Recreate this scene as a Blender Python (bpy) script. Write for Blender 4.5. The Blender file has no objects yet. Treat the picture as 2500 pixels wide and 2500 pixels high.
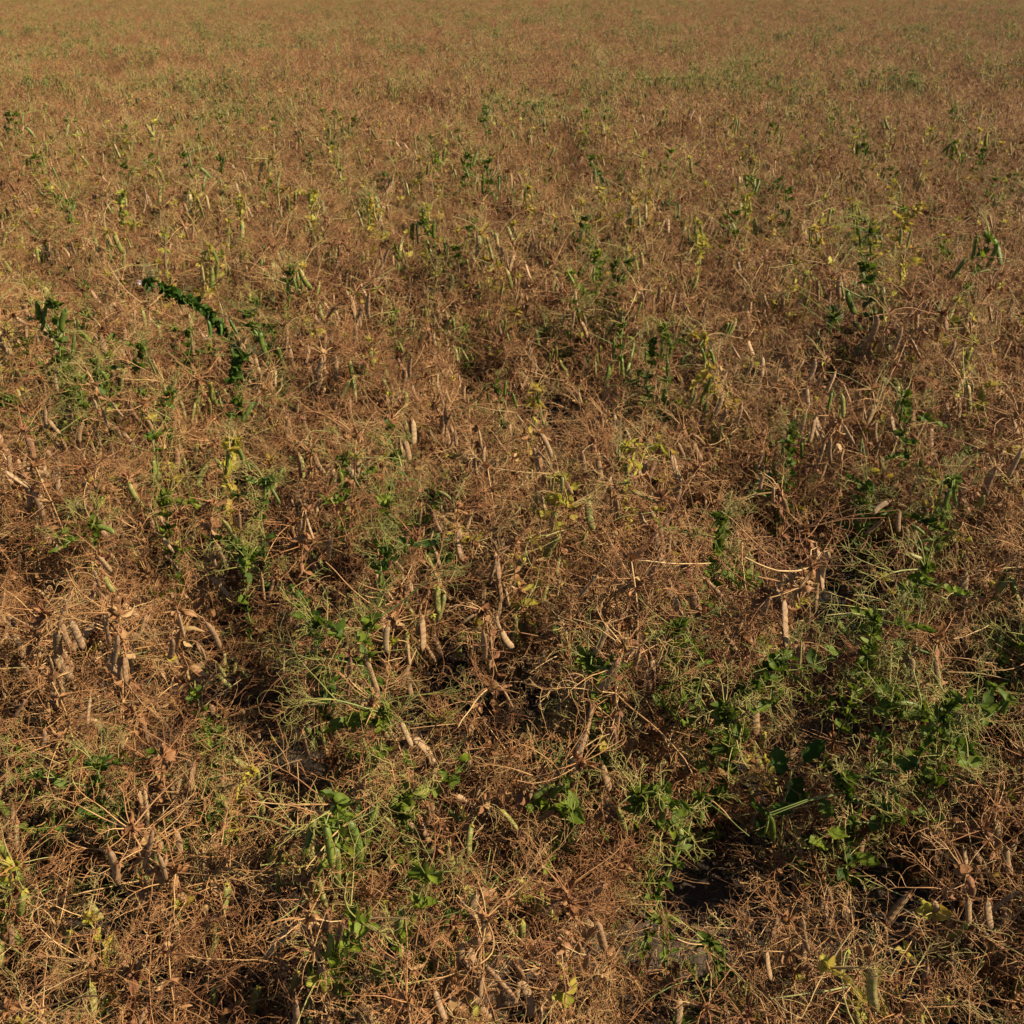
import bpy, math, random
from mathutils import Vector, Matrix, Euler, noise
R = math.radians
PI = math.pi
S = bpy.context.scene
C = S.collection
random.seed(7)

# ------------------------------------------------------------------ camera
CAM_H = 1.55
PITCH = R(28.3)
FPX = 2400.0                       # focal length measured in the 2500 px of the photo
cd = bpy.data.cameras.new('camera'); cam = bpy.data.objects.new('camera', cd); C.objects.link(cam)
cam.location = (0, 0, CAM_H); cam.rotation_euler = (PI/2 - PITCH, 0, 0)
cd.sensor_width = 36; cd.lens = 36*FPX/2500; cd.clip_start = .05; cd.clip_end = 3000
cd.dof.use_dof = True; cd.dof.focus_distance = 2.0; cd.dof.aperture_fstop = 16
S.camera = cam
CS, SN = math.cos(PITCH), math.sin(PITCH)

# ------------------------------------------------------------------ light
SUN_EL, SUN_AZ = R(38), R(99)      # azimuth clockwise from +Y (the way the camera looks)
w = bpy.data.worlds.new('World'); S.world = w; w.use_nodes = True
nt = w.node_tree; nt.nodes.clear()
sky = nt.nodes.new('ShaderNodeTexSky'); sky.sky_type = 'NISHITA'; sky.sun_disc = False
sky.sun_elevation = SUN_EL; sky.sun_rotation = SUN_AZ
bg = nt.nodes.new('ShaderNodeBackground'); bg.inputs[1].default_value = .05
wo = nt.nodes.new('ShaderNodeOutputWorld')
nt.links.new(sky.outputs[0], bg.inputs[0]); nt.links.new(bg.outputs[0], wo.inputs[0])
sd = bpy.data.lights.new('sun', 'SUN'); sd.energy = 5.0; sd.angle = R(.5); sd.color = (1, .86, .64)
sun = bpy.data.objects.new('sun', sd); C.objects.link(sun)
sv = Vector((math.cos(SUN_EL)*math.sin(SUN_AZ), math.cos(SUN_EL)*math.cos(SUN_AZ), math.sin(SUN_EL)))
sun.rotation_euler = (-sv).to_track_quat('-Z', 'Y').to_euler(); sun.location = sv*10
S.view_settings.view_transform = 'Standard'; S.view_settings.look = 'None'
S.view_settings.exposure = 1.5; S.view_settings.gamma = 1

# ------------------------------------------------------------------ pixel <-> world (2500 px photo)
def ray(u, v):
    a = (u-1250)/FPX; b = (v-1250)/FPX
    return Vector((a, CS - b*SN, -SN - b*CS))
def at_h(u, v, h):
    d = ray(u, v); t = (h-CAM_H)/d.z
    return Vector((0, 0, CAM_H)) + d*t
def at_y(u, v, Y):
    d = ray(u, v); return Vector((0, 0, CAM_H)) + d*(Y/d.y)
def proj(p):
    q = Vector(p) - Vector((0, 0, CAM_H))
    z = q.y*CS - q.z*SN
    if z < .05: return None
    return (1250 + FPX*q.x/z, 1250 - FPX*(q.y*SN + q.z*CS)/z)

# ------------------------------------------------------------------ materials
def mat(name, ca, cb, cc=None, trans=.35, rough=.65, spec=.3, band=False, nscale=40, obr=.5, bump=0, blotch=None):
    """two or three colours of the thing mixed by strand value, noise and individual"""
    m = bpy.data.materials.new(name); m.use_nodes = True
    ca, cb, cc = [tuple(q*.66 for q in c_) if c_ else None for c_ in (ca, cb, cc)]     # all colours darkened evenly to cut bounced light and deepen the shade
    t = m.node_tree; N = t.nodes; L = t.links; N.clear()
    out = N.new('ShaderNodeOutputMaterial')
    at = N.new('ShaderNodeAttribute'); at.attribute_name = 'v'
    oi = N.new('ShaderNodeObjectInfo')
    tc = N.new('ShaderNodeTexCoord')
    nz = N.new('ShaderNodeTexNoise'); nz.inputs['Scale'].default_value = nscale; nz.inputs['Detail'].default_value = 3
    L.new(tc.outputs['Object'], nz.inputs['Vector'])
    a1 = N.new('ShaderNodeMath'); a1.operation = 'MULTIPLY'; a1.inputs[1].default_value = .45
    L.new(at.outputs['Fac'], a1.inputs[0])
    a2 = N.new('ShaderNodeMath'); a2.operation = 'MULTIPLY_ADD'; a2.inputs[1].default_value = obr
    L.new(oi.outputs['Random'], a2.inputs[0]); L.new(a1.outputs[0], a2.inputs[2])
    a3 = N.new('ShaderNodeMath'); a3.operation = 'MULTIPLY_ADD'; a3.inputs[1].default_value = .7
    L.new(nz.outputs['Fac'], a3.inputs[0]); L.new(a2.outputs[0], a3.inputs[2])
    a4 = N.new('ShaderNodeMath'); a4.operation = 'SUBTRACT'; a4.inputs[1].default_value = .35; a4.use_clamp = True
    L.new(a3.outputs[0], a4.inputs[0])
    cr = N.new('ShaderNodeValToRGB'); e = cr.color_ramp.elements
    e[0].position = .12; e[0].color = (*ca, 1); e[1].position = .62 if cc else .88; e[1].color = (*cb, 1)
    if cc:
        x = cr.color_ramp.elements.new(.97); x.color = (*cc, 1)
    L.new(a4.outputs[0], cr.inputs[0]); col = cr.outputs[0]
    if blotch:
        n2 = N.new('ShaderNodeTexNoise'); n2.inputs['Scale'].default_value = blotch[1]; n2.inputs['Detail'].default_value = 2
        L.new(tc.outputs['Object'], n2.inputs['Vector'])
        r2 = N.new('ShaderNodeValToRGB'); r2.color_ramp.elements[0].position = .5; r2.color_ramp.elements[1].position = .62
        L.new(n2.outputs['Fac'], r2.inputs[0])
        mx = N.new('ShaderNodeMix'); mx.data_type = 'RGBA'
        L.new(r2.outputs[0], mx.inputs[0]); L.new(col, mx.inputs[6]); mx.inputs[7].default_value = (*blotch[0], 1)
        col = mx.outputs[2]
    if band:                        # dark seams along the pod, and painted shade banding across it between seeds
        uv = N.new('ShaderNodeAttribute'); uv.attribute_name = 's'
        r3 = N.new('ShaderNodeValToRGB'); r3.color_ramp.elements[0].position = .0; r3.color_ramp.elements[1].position = 1
        L.new(uv.outputs['Fac'], r3.inputs[0])
        mx = N.new('ShaderNodeMix'); mx.data_type = 'RGBA'; mx.blend_type = 'MULTIPLY'
        m5 = N.new('ShaderNodeMath'); m5.operation = 'MULTIPLY'; m5.inputs[1].default_value = .75
        L.new(r3.outputs[0], m5.inputs[0]); L.new(m5.outputs[0], mx.inputs[0])
        L.new(col, mx.inputs[6]); mx.inputs[7].default_value = (.38, .28, .24, 1); col = mx.outputs[2]
    p = N.new('ShaderNodeBsdfPrincipled'); L.new(col, p.inputs['Base Color'])
    p.inputs['Roughness'].default_value = rough; p.inputs['Specular IOR Level'].default_value = spec
    if bump:
        b = N.new('ShaderNodeBump'); b.inputs['Strength'].default_value = bump; b.inputs['Distance'].default_value = .002
        n4 = N.new('ShaderNodeTexNoise'); n4.inputs['Scale'].default_value = 420
        L.new(tc.outputs['Object'], n4.inputs['Vector']); L.new(n4.outputs['Fac'], b.inputs['Height'])
        L.new(b.outputs[0], p.inputs['Normal'])
    if trans:
        tr = N.new('ShaderNodeBsdfTranslucent'); L.new(col, tr.inputs[0])
        ms = N.new('ShaderNodeMixShader'); ms.inputs[0].default_value = trans
        L.new(p.outputs[0], ms.inputs[1]); L.new(tr.outputs[0], ms.inputs[2]); L.new(ms.outputs[0], out.inputs[0])
    else:
        L.new(p.outputs[0], out.inputs[0])
    return m

M = {
 'dry_stem': mat('dry_stem', (.26, .12, .045), (.42, .235, .09), (.60, .43, .20), .04),
 'dry_tendril': mat('dry_tendril', (.20, .078, .028), (.40, .19, .066), (.66, .44, .19), .08),
 'dry_leaf': mat('dry_leaf', (.20, .075, .028), (.34, .16, .06), (.46, .31, .13), .30, nscale=60),
 'dry_pod': mat('dry_pod', (.31, .175, .09), (.43, .275, .145), (.50, .37, .19), .22, .6, .25, True, 18, bump=.35),
 'turning_stem': mat('turning_stem', (.30, .22, .08), (.36, .31, .10), (.26, .28, .09), .1),
 'turning_tendril': mat('turning_tendril', (.36, .20, .07), (.46, .32, .12), (.38, .34, .12), .2),
 'turning_leaf': mat('turning_leaf', (.48, .31, .05), (.48, .43, .05), (.27, .34, .04), .48, nscale=60),
 'turning_pod': mat('turning_pod', (.18, .22, .045), (.27, .29, .065), (.38, .31, .12), .28, .5, .35, True, 18, bump=.25, blotch=((.36, .27, .11), 22)),
 'green_stem': mat('green_stem', (.16, .21, .05), (.24, .28, .07), (.34, .32, .12), .12),
 'green_tendril': mat('green_tendril', (.20, .21, .05), (.36, .32, .08), (.52, .40, .14), .2),
 'green_leaf': mat('green_leaf', (.050, .090, .008), (.125, .175, .012), (.25, .30, .025), .45, .6, .22, nscale=60),
 'green_pod': mat('green_pod', (.10, .155, .022), (.18, .23, .035), (.28, .29, .08), .28, .45, .35, True, 16, bump=.15),
 'dark_stem': mat('dark_stem', (.04, .08, .03), (.09, .14, .05), None, .1),
 'dark_tendril': mat('dark_tendril', (.12, .15, .05), (.20, .22, .08), None, .2),
 'dark_leaf': mat('dark_leaf', (.028, .066, .006), (.075, .125, .012), None, .3, .65, .12),
 'dark_pod': mat('dark_pod', (.09, .18, .03), (.15, .26, .05), None, .25, .42, .4, True, 16),
 'old_stem': mat('old_stem', (.07, .042, .024), (.13, .078, .042), (.20, .13, .07), .02),  # decayed litter; shade of the hollows is also put into its dark brown
 'petal': mat('petal', (.70, .66, .66), (.62, .45, .50), None, .4),
 'poppy': mat('poppy', (.42, .03, .02), (.5, .06, .03), None, .4),
}
MK = list(M)

# ------------------------------------------------------------------ mesh builder
class MB:
    def __init__(s): s.v = []; s.f = []; s.m = []; s.a = []; s.s = []
    def tube(s, pts, rad, sides, mk, val):
        n = len(pts); b = len(s.v); mi = MK.index(mk)
        ref = Vector((.31, .52, .79)); 
        d0 = (pts[-1]-pts[0])
        if d0.length < 1e-6: return
        if abs(d0.normalized().dot(ref)) > .85: ref = Vector((.9, -.3, .1))
        for i in range(n):
            d = pts[min(i+1, n-1)] - pts[max(i-1, 0)]
            u = d.cross(ref)
            if u.length < 1e-9: u = Vector((1, 0, 0))
            u.normalize(); q = d.cross(u); 
            if q.length > 1e-12: q.normalize()
            r = rad[i] if isinstance(rad, (list, tuple)) else rad
            for k in range(sides):
                a = 2*PI*k/sides
                s.v.append(pts[i] + u*(r*math.cos(a)) + q*(r*math.sin(a)))
            s.a += [val]*sides; s.s += [0]*sides
        for i in range(n-1):
            for k in range(sides):
                k2 = (k+1) % sides
                s.f.append((b+i*sides+k, b+i*sides+k2, b+(i+1)*sides+k2, b+(i+1)*sides+k)); s.m.append(mi)
    def grid(s, rows, mk, val):
        b = len(s.v); nw = len(rows[0]); mi = MK.index(mk)
        for r in rows:
            s.v += r; s.a += [val]*nw; s.s += [0]*nw
        for i in range(len(rows)-1):
            for k in range(nw-1):
                s.f.append((b+i*nw+k, b+i*nw+k+1, b+(i+1)*nw+k+1, b+(i+1)*nw+k)); s.m.append(mi)
    def add(s, o, M4=None):
        b = len(s.v)
        s.v += [M4 @ x for x in o.v] if M4 else o.v
        s.f += [tuple(i+b for i in f) for f in o.f]; s.m += o.m; s.a += o.a; s.s += o.s
    def mesh(s, name, smooth=True):
        me = bpy.data.meshes.new(name)
        me.from_pydata([tuple(x) for x in s.v], [], s.f)
        used = sorted(set(s.m)); mp = {u: i for i, u in enumerate(used)}
        for u in used: me.materials.append(M[MK[u]])
        me.polygons.foreach_set('material_index', [mp[x] for x in s.m])
        at = me.attributes.new('v', 'FLOAT', 'POINT'); at.data.foreach_set('value', s.a)
        if any(s.s):
            at = me.attributes.new('s', 'FLOAT', 'POINT'); at.data.foreach_set('value', s.s)
        if smooth: me.polygons.foreach_set('use_smooth', [True]*len(s.f))
        me.update(); return me

def rv(): 
    while True:
        q = Vector((random.uniform(-1, 1), random.uniform(-1, 1), random.uniform(-1, 1)))
        if .05 < q.length < 1: return q.normalized()
def strand(mb, p, d, L, r0, r1, n, wob, curl, mk, val, sides=3, sag=0.):
    ax = d.cross(rv()); ax.normalize(); p = p.copy(); d = d.normalized(); pts = [p.copy()]
    for i in range(n):
        t = i/n
        d = Matrix.Rotation(curl*(t*t)*3/n, 3, ax) @ d
        d = (d + rv()*wob + Vector((0, 0, -sag))).normalized()
        p = p + d*(L/n); pts.append(p.copy())
    mb.tube(pts, [r0+(r1-r0)*i/n for i in range(n+1)], sides, mk, val)
    return pts

def petiole(mt, p, d, cls, det, stray=1., big=1.):
    """a leaf stalk that ends in forked, curling tendrils"""
    mk = cls+'_tendril'; dry = cls == 'dry'
    val = random.random()
    nseg = 4 if det > .6 else 2
    L = random.uniform(.035, .085)*big
    k = 1 if det > .6 else 1.7
    pt = strand(mt, p, d, L, .0011*k, .0008*k, nseg, .12 if dry else .06, random.uniform(-.5, .5), mk, val, 4 if det > .6 else 3, .03 if dry else 0)
    d = (pt[-1]-pt[-2]).normalized()
    # rachis with pairs
    nb = random.randint(3, 4) if det > .6 else 2
    Lr = random.uniform(.03, .055)*big
    ra = strand(mt, pt[-1], d, Lr, .0008*k, .0005*k, nb, .16, random.uniform(-.6, .6), mk, val, 3, .02)
    for i in range(len(ra)):
        for sgn in (1, -1):
            if random.random() < (.12 if det > .6 else .25): continue
            side = d.cross(rv()).normalized()
            dd = (d*random.uniform(.3, 1) + side*random.uniform(.5, 1.1)).normalized()
            l = random.uniform(.025, .07)*big*stray
            nn = (9 if det > .9 else 6) if det > .6 else 3
            tp = strand(mt, ra[i], dd, l, .00055*k, .00032*k, nn, .26 if dry else .14, random.choice([.3, 1, 2.5, 5, 8])*random.choice([1, -1]), mk, random.random()*.6+val*.4, 3, .04 if dry else .015)
            if random.random() < .6*det:
                j = random.randint(1, max(1, nn//2))
                d2 = ((tp[j+1]-tp[j]).normalized() + rv()*.8).normalized()
                strand(mt, tp[j], d2, l*random.uniform(.4, .9), .00045*k, .0003*k, nn, .25 if dry else .14, random.choice([1, 3, 7])*random.choice([1, -1]), mk, val, 3, .03)

def leaf(ml, p, d, nrm, L, W, crumple, cup, mk, val, nl=6, nw=5, tooth=0., shape='ovate'):
    d = d.normalized(); side = d.cross(nrm)
    if side.length < 1e-3: side = d.cross(Vector((.3, .9, .2)))
    side.normalize(); n = side.cross(d).normalized()
    rows = []; bend = random.uniform(-1.2, 1.2)*crumple*2 + random.uniform(.1, .5); ph = random.random()*9
    pos = p.copy(); dd = d.copy(); nn = n.copy()
    for i in range(nl+1):
        t = i/nl
        if shape == 'ovate': wd = W*(max(0., math.sin(PI*(t**.65)*.985+.02)))**.8
        elif shape == 'lobed': wd = W*(.45+.55*abs(math.sin(t*PI*3.2)))*math.sin(PI*min(1, t*.93+.05))**.6
        else: wd = W*math.sin(PI*min(1, t*.98+.01))
        row = []
        for k in range(nw):
            x = (k/(nw-1)-.5)*2
            y = abs(x)
            q = pos + side*(x*wd*(1+random.uniform(-tooth, tooth)*y)) + nn*(cup*y*y*wd) 
            q += nn*(crumple*W*1.1*noise.noise(Vector((x*1.3+ph, t*3.1, ph*.7)))) + side*(crumple*W*.6*noise.noise(Vector((t*3.3, ph, x))))
            row.append(q)
        rows.append(row)
        dd = Matrix.Rotation(bend/nl, 3, side) @ dd; nn = side.cross(dd).normalized()
        pos = pos + dd*(L/nl)
    ml.grid(rows, mk, val)

def stipules(ml, p, sdir, cls, det, big=1., drop=0):
    """the pair of clasping stipules at a node"""
    a0 = random.random()*2*PI
    nl, nw = (6, 5) if det > .6 else (3, 3)
    for s in (0, 1):
        a = a0 + s*PI + random.uniform(-.4, .4)
        o = Vector((math.cos(a), math.sin(a), 0))
        if cls == 'dry':
            d = (o*random.uniform(.15, .8) + Vector((0, 0, random.uniform(-1.2, .3)))).normalized()
            leaf(ml, p, d, o, random.uniform(.018, .044)*big, random.uniform(.003, .009)*big, .65, random.uniform(-.9, 1.2), 'dry_leaf', random.random(), nl, nw, .25)
        elif cls == 'turning':
            d = (o*random.uniform(.5, 1) + Vector((0, 0, random.uniform(-.8, .6)))).normalized()
            leaf(ml, p, d, o.cross(d)+Vector((0, 0, .3)), random.uniform(.02, .042)*big, random.uniform(.006, .013)*big, .3, random.uniform(-.4, .9), 'turning_leaf', random.random(), nl, nw, .15)
        elif cls == 'dark':
            d = (o*random.uniform(.5, 1) + rv()*.8).normalized()
            leaf(ml, p+rv()*.004, d, rv(), random.uniform(.018, .030)*big, random.uniform(.008, .012)*big, .15, random.uniform(.0, .6), 'dark_leaf', random.random(), nl, nw, .05, 'round')
        else:
            d = (o*random.uniform(.5, 1) + Vector((0, 0, random.uniform(-.3, .9)))).normalized()
            leaf(ml, p, d, Vector((0, 0, 1))-d*.2+rv()*.9, random.uniform(.014, .030)*big, random.uniform(.006, .011)*big, .3, random.uniform(.0, .8), cls+'_leaf', random.random(), nl, nw, .2)

def top_tuft(ml, mt, p, cls, det):
    """the crumpled shoot tip"""
    for k in range(7 if det > .6 else 3):
        o = rv(); o.z = abs(o.z)*.8
        leaf(ml, p+rv()*.006, o, rv(), random.uniform(.012, .026), random.uniform(.004, .009), .5 if cls == 'dry' else .25, random.uniform(-.5, 1), cls+'_leaf', random.random(), 4 if det > .6 else 2, 4 if det > .6 else 2, .15)
    for k in range(3): petiole(mt, p, (rv()*.8+Vector((0, 0, .8))).normalized(), cls, det, .8, .7)

# ---- pods: along +Z from the stalk end (0) to the tip (length 1), then scaled
def pod_mb(cls, seed, lod=False, calyx=True):
    rnd = random.Random(seed); mb = MB()
    nr, ns = (18, 12) if not lod else (6, 5)
    ns_seeds = rnd.choice([5, 6, 7, 8]); bend = rnd.uniform(-.16, .30); flat = rnd.uniform(.38, .62) if cls == 'dry' else rnd.uniform(.5, .8)
    shr = rnd.uniform(.3, 1) if cls == 'dry' else rnd.uniform(.1, .5)
    rows = []; mk = cls+'_pod'
    W = .105
    b = len(mb.v)
    for i in range(nr+1):
        t = i/nr
        # blunt end, short neck
        wd = W*min(1, (t/.16)**.7 if t > 0 else 0)*(1 if t < .80 else max(0, 1-((t-.80)/.20)**2.2))**.75
        wd = max(wd, .010)
        if t > .975: wd = .006
        bump = abs(math.sin(PI*t*ns_seeds)) if .10 < t < .92 else .4
        cx = bend*(t-.5)**2 - bend*.25
        for k in range(ns):
            a = 2*PI*k/ns
            thick = wd*flat*(1 + (.34*(bump-.5)*shr*1.6))
            x = math.cos(a)*wd*(1+.04*(bump-.5)); y = math.sin(a)*thick
            tipx = .02 if t > .97 else 0
            mb.v.append(Vector((x+cx+tipx, y, t)))
            mb.a.append(rnd.random()*.02 + .5 + (bump-.5)*.5*(1 if cls != 'green' else .4))  # shading in the colour: lighter on seed bulges, darker in the dips
            mb.s.append(1. if k == 0 or k == ns//2 else (.25*(1-bump) if .1 < t < .92 else .2))  # seam lines, plus painted shade in the dips between seeds
    mi = MK.index(mk)
    for i in range(nr):
        for k in range(ns):
            k2 = (k+1) % ns
            mb.f.append((b+i*ns+k, b+i*ns+k2, b+(i+1)*ns+k2, b+(i+1)*ns+k)); mb.m.append(mi)
    if calyx: mb.add(calyx_mb(cls, rnd))
    return mb
def calyx_mb(cls, rnd):
    mb = MB(); st = random.getstate(); random.seed(rnd.random())
    for k in range(5):
        a = 2*PI*k/5+rnd.random()
        o = Vector((math.cos(a), math.sin(a), 0))
        leaf(mb, Vector((0, 0, -.02)), (o*.55+Vector((0, 0, .5))), o, .13, .03, .15, .2, ('dry' if cls == 'dry' else cls)+'_leaf', rnd.random(), 3, 3)
    mb.tube([Vector((0, 0, -.12)), Vector((.01, 0, -.05)), Vector((0, 0, .02))], [.012, .014, .02], 5, cls+'_stem', .5)
    random.setstate(st)
    return mb
PODS = {c: [pod_mb(c, 100+i) for i in range(5)] for c in ('dry', 'turning', 'green', 'dark')}
POD_ME = {c: [m.mesh('pod') for m in PODS[c]] for c in PODS}
POD_BARE = {c: [pod_mb(c, 100+i, calyx=False).mesh('pod') for i in range(5)] for c in PODS}
CALYX = {c: calyx_mb(c, random.Random(3)).mesh('calyx') for c in PODS}
POD_LOD = {c: [pod_mb(c, 100+i, True, False) for i in range(3)] for c in PODS}
def pod_matrix(p, d, L, wf, roll):
    q = d.normalized().to_track_quat('Z', 'X').to_matrix().to_4x4()
    return Matrix.Translation(p) @ q @ Matrix.Rotation(roll, 4, 'Z') @ Matrix.Diagonal((L*wf, L*wf, L, 1))

# ------------------------------------------------------------------ a whole plant (local coordinates, base at the origin)
def plant(cls, h, det, podcls=None, npods=5, lean=.25, bush=1., mix=0.):
    """returns meshes of stem, leaves, tendrils and a list of pod placements"""
    podcls = podcls or cls
    ms, ml, mt = MB(), MB(), MB(); pods = []
    for st in range((3 if cls == 'dry' else 2) if bush > .8 else 1):
        p = Vector((random.uniform(-.015, .015), random.uniform(-.015, .015), -.01))
        a = random.random()*2*PI; tilt = random.uniform(0, lean)
        d = Vector((math.cos(a)*tilt, math.sin(a)*tilt, 1)).normalized()
        hh = h*(1 if st == 0 else random.uniform(.5, .85)); seg = .042 if det > .6 else .07
        pts = [p.copy()]; L = 0
        while pts[-1].z < hh and L < h*1.6:
            zig = rv()*.20; d = (d + zig + Vector((0, 0, .07))).normalized()
            p = p + d*seg; pts.append(p.copy()); L += seg
        k = 1 if det > .6 else 1.5
        ms.tube(pts, [(.0024-.0012*i/len(pts))*k for i in range(len(pts))], 5 if det > .6 else 3, cls+'_stem', random.random())
        for i, q in enumerate(pts):
            t = q.z/max(h, .01)
            c2 = cls; ct = 'dry' if cls == 'turning' and random.random() < .7 or cls == 'green' and random.random() < .35 else cls
            if mix and random.random() < mix: c2 = 'turning' if cls == 'dry' else 'dry'
            if cls in ('green', 'turning') and t < .45 and random.random() < .75: c2 = 'dry'
            if t < .15: 
                if random.random() < .5: stipules(ml, q, d, 'dry', det, 1.1)
                continue
            stipules(ml, q, d, c2, det, 1. if t < .9 else .7)
            if cls == 'dry' and t > .2 and random.random() < .5: stipules(ml, q, d, c2, det, .8)
            if cls == 'green' and c2 == 'green':
                for e_ in range(2): stipules(ml, q+rv()*.012, d, c2, det, 1.)
            if c2 == cls: c2 = ct
            for rep in range((2 if cls != 'green' or t < .4 else 1) if det > .6 else 1):
                a = random.random()*2*PI
                dd = Vector((math.cos(a), math.sin(a), random.uniform(.1, 1.1)))
                petiole(mt, q, dd.normalized(), c2, det)
            if det > .6 and random.random() < .6:     # a loose straight stalk
                a = random.random()*2*PI
                strand(mt, q, Vector((math.cos(a), math.sin(a), random.uniform(-.1, .7))), random.uniform(.06, .15), .0013, .0009, 5, .08, random.uniform(-1, 1), c2+'_stem', random.random(), 3, .04)
        if det > .6:
            for r in range(2):
                a = random.random()*2*PI; q = random.choice(pts[1:])
                strand(ms, q, Vector((math.cos(a), math.sin(a), random.uniform(-.2, .8))), random.uniform(.09, .2), .0015, .0010, 7, .13, random.uniform(-1, 1), cls+'_stem', random.random(), 4, .03)
        top_tuft(ml, mt, pts[-1], cls, det)
        m = len(pts)
        for j in range(npods if st == 0 else npods//2):
            i = random.randint(int(m*.72), m-1)
            a = random.random()*2*PI
            o = Vector((math.cos(a), math.sin(a), random.uniform(.0, .5)))
            pe = strand(ms, pts[i], o, random.uniform(.025, .065), .0010*k, .0009*k, 3, .1, .8, podcls+'_stem', random.random(), 3, .2)
            dd = Vector((random.gauss(0, .28), random.gauss(0, .28), -1)).normalized()
            pods.append((pe[-1], dd, random.uniform(.05, .078), random.uniform(.85, 1.15), random.random()*6.28, podcls))
    return ms, ml, mt, pods

# ------------------------------------------------------------------ scene bookkeeping
def link(name, me, parent=None):
    o = bpy.data.objects.new(name, me); C.objects.link(o)
    if parent: o.parent = parent
    return o
def thing(name, label, cat, loc=(0, 0, 0), group=None):
    o = bpy.data.objects.new(name, None); C.objects.link(o); o.location = loc; o.empty_display_size = .05
    o['label'] = label; o['category'] = cat
    if group: o['group'] = group
    return o
def put_pod(parent, pm, cls, sub=False):
    i = random.randrange(5)
    po = link('pod', (POD_BARE if sub else POD_ME)[cls][i], parent); po.matrix_local = pm
    if sub: link('calyx', CALYX[cls], po)
    return po

# ------------------------------------------------------------------ ground
def ground():
    mb = MB()
    xs = [-400, -120, -40, -15, -8] + [-5+i*.1 for i in range(0, 30)] + [-2+i*.022 for i in range(0, 182)] + [2+.1*i for i in range(1, 31)] + [8, 15, 40, 120, 400]
    ys = [-30, -8, -2] + [i*.022 for i in range(0, 160)] + [3.5+.12*i for i in range(1, 45)] + [10, 13, 17, 22, 28, 36, 46, 57, 63, 75, 100, 150, 250, 450, 900]
    vs = []
    for y in ys:
        for x in xs:
            z = 0
            if abs(x) < 5.2 and -.1 < y < 9:
                z = .016*noise.fractal(Vector((x*7, y*7, 0)), 1, 2, 4) + .03*noise.noise(Vector((x*1.6, y*1.6, 3)))
                z += .012*max(0, noise.noise(Vector((x*23, y*23, 1))))
            if y >= 100: z = .1
            vs.append((x, y, z))
    n = len(xs)
    fs = [(j*n+i, j*n+i+1, (j+1)*n+i+1, (j+1)*n+i) for j in range(len(ys)-1) for i in range(n-1)]
    me = bpy.data.meshes.new('ground'); me.from_pydata(vs, [], fs); me.update()
    m = bpy.data.materials.new('soil'); m.use_nodes = True; t = m.node_tree; N = t.nodes; L = t.links
    p = N['Principled BSDF']; p.inputs['Roughness'].default_value = .95
    tc = N.new('ShaderNodeTexCoord'); nz = N.new('ShaderNodeTexNoise'); nz.inputs['Scale'].default_value = 38; nz.inputs['Detail'].default_value = 8
    L.new(tc.outputs['Object'], nz.inputs[0]); cr = N.new('ShaderNodeValToRGB')
    cr.color_ramp.elements[0].position = .3; cr.color_ramp.elements[0].color = (.018, .011, .007, 1)
    cr.color_ramp.elements[1].position = .75; cr.color_ramp.elements[1].color = (.055, .035, .02, 1)
    L.new(nz.outputs[0], cr.inputs[0])
    # the crop seen from very far is a tan sheet
    sp = N.new('ShaderNodeSeparateXYZ'); L.new(tc.outputs['Object'], sp.inputs[0])
    gt = N.new('ShaderNodeMath'); gt.operation = 'GREATER_THAN'; gt.inputs[1].default_value = 58; L.new(sp.outputs[1], gt.inputs[0])
    n2 = N.new('ShaderNodeTexNoise'); n2.inputs['Scale'].default_value = .8; n2.inputs['Detail'].default_value = 8; L.new(tc.outputs['Object'], n2.inputs[0])
    c2 = N.new('ShaderNodeValToRGB'); c2.color_ramp.elements[0].color = (.06, .034, .015, 1); c2.color_ramp.elements[1].color = (.13, .08, .035, 1)
    c2.color_ramp.elements[0].position = .35; c2.color_ramp.elements[1].position = .7
    L.new(n2.outputs[0], c2.inputs[0])
    mx = N.new('ShaderNodeMix'); mx.data_type = 'RGBA'; L.new(gt.outputs[0], mx.inputs[0]); L.new(cr.outputs[0], mx.inputs[6]); L.new(c2.outputs[0], mx.inputs[7])
    L.new(mx.outputs[2], p.inputs['Base Color'])
    b = N.new('ShaderNodeBump'); b.inputs['Strength'].default_value = .7; b.inputs['Distance'].default_value = .01
    L.new(nz.outputs[0], b.inputs['Height']); L.new(b.outputs[0], p.inputs['Normal'])
    me.materials.append(m)
    g = link('ground', me); g['kind'] = 'structure'; g['label'] = 'dark crumbly soil under the pea crop'
ground()

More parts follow.
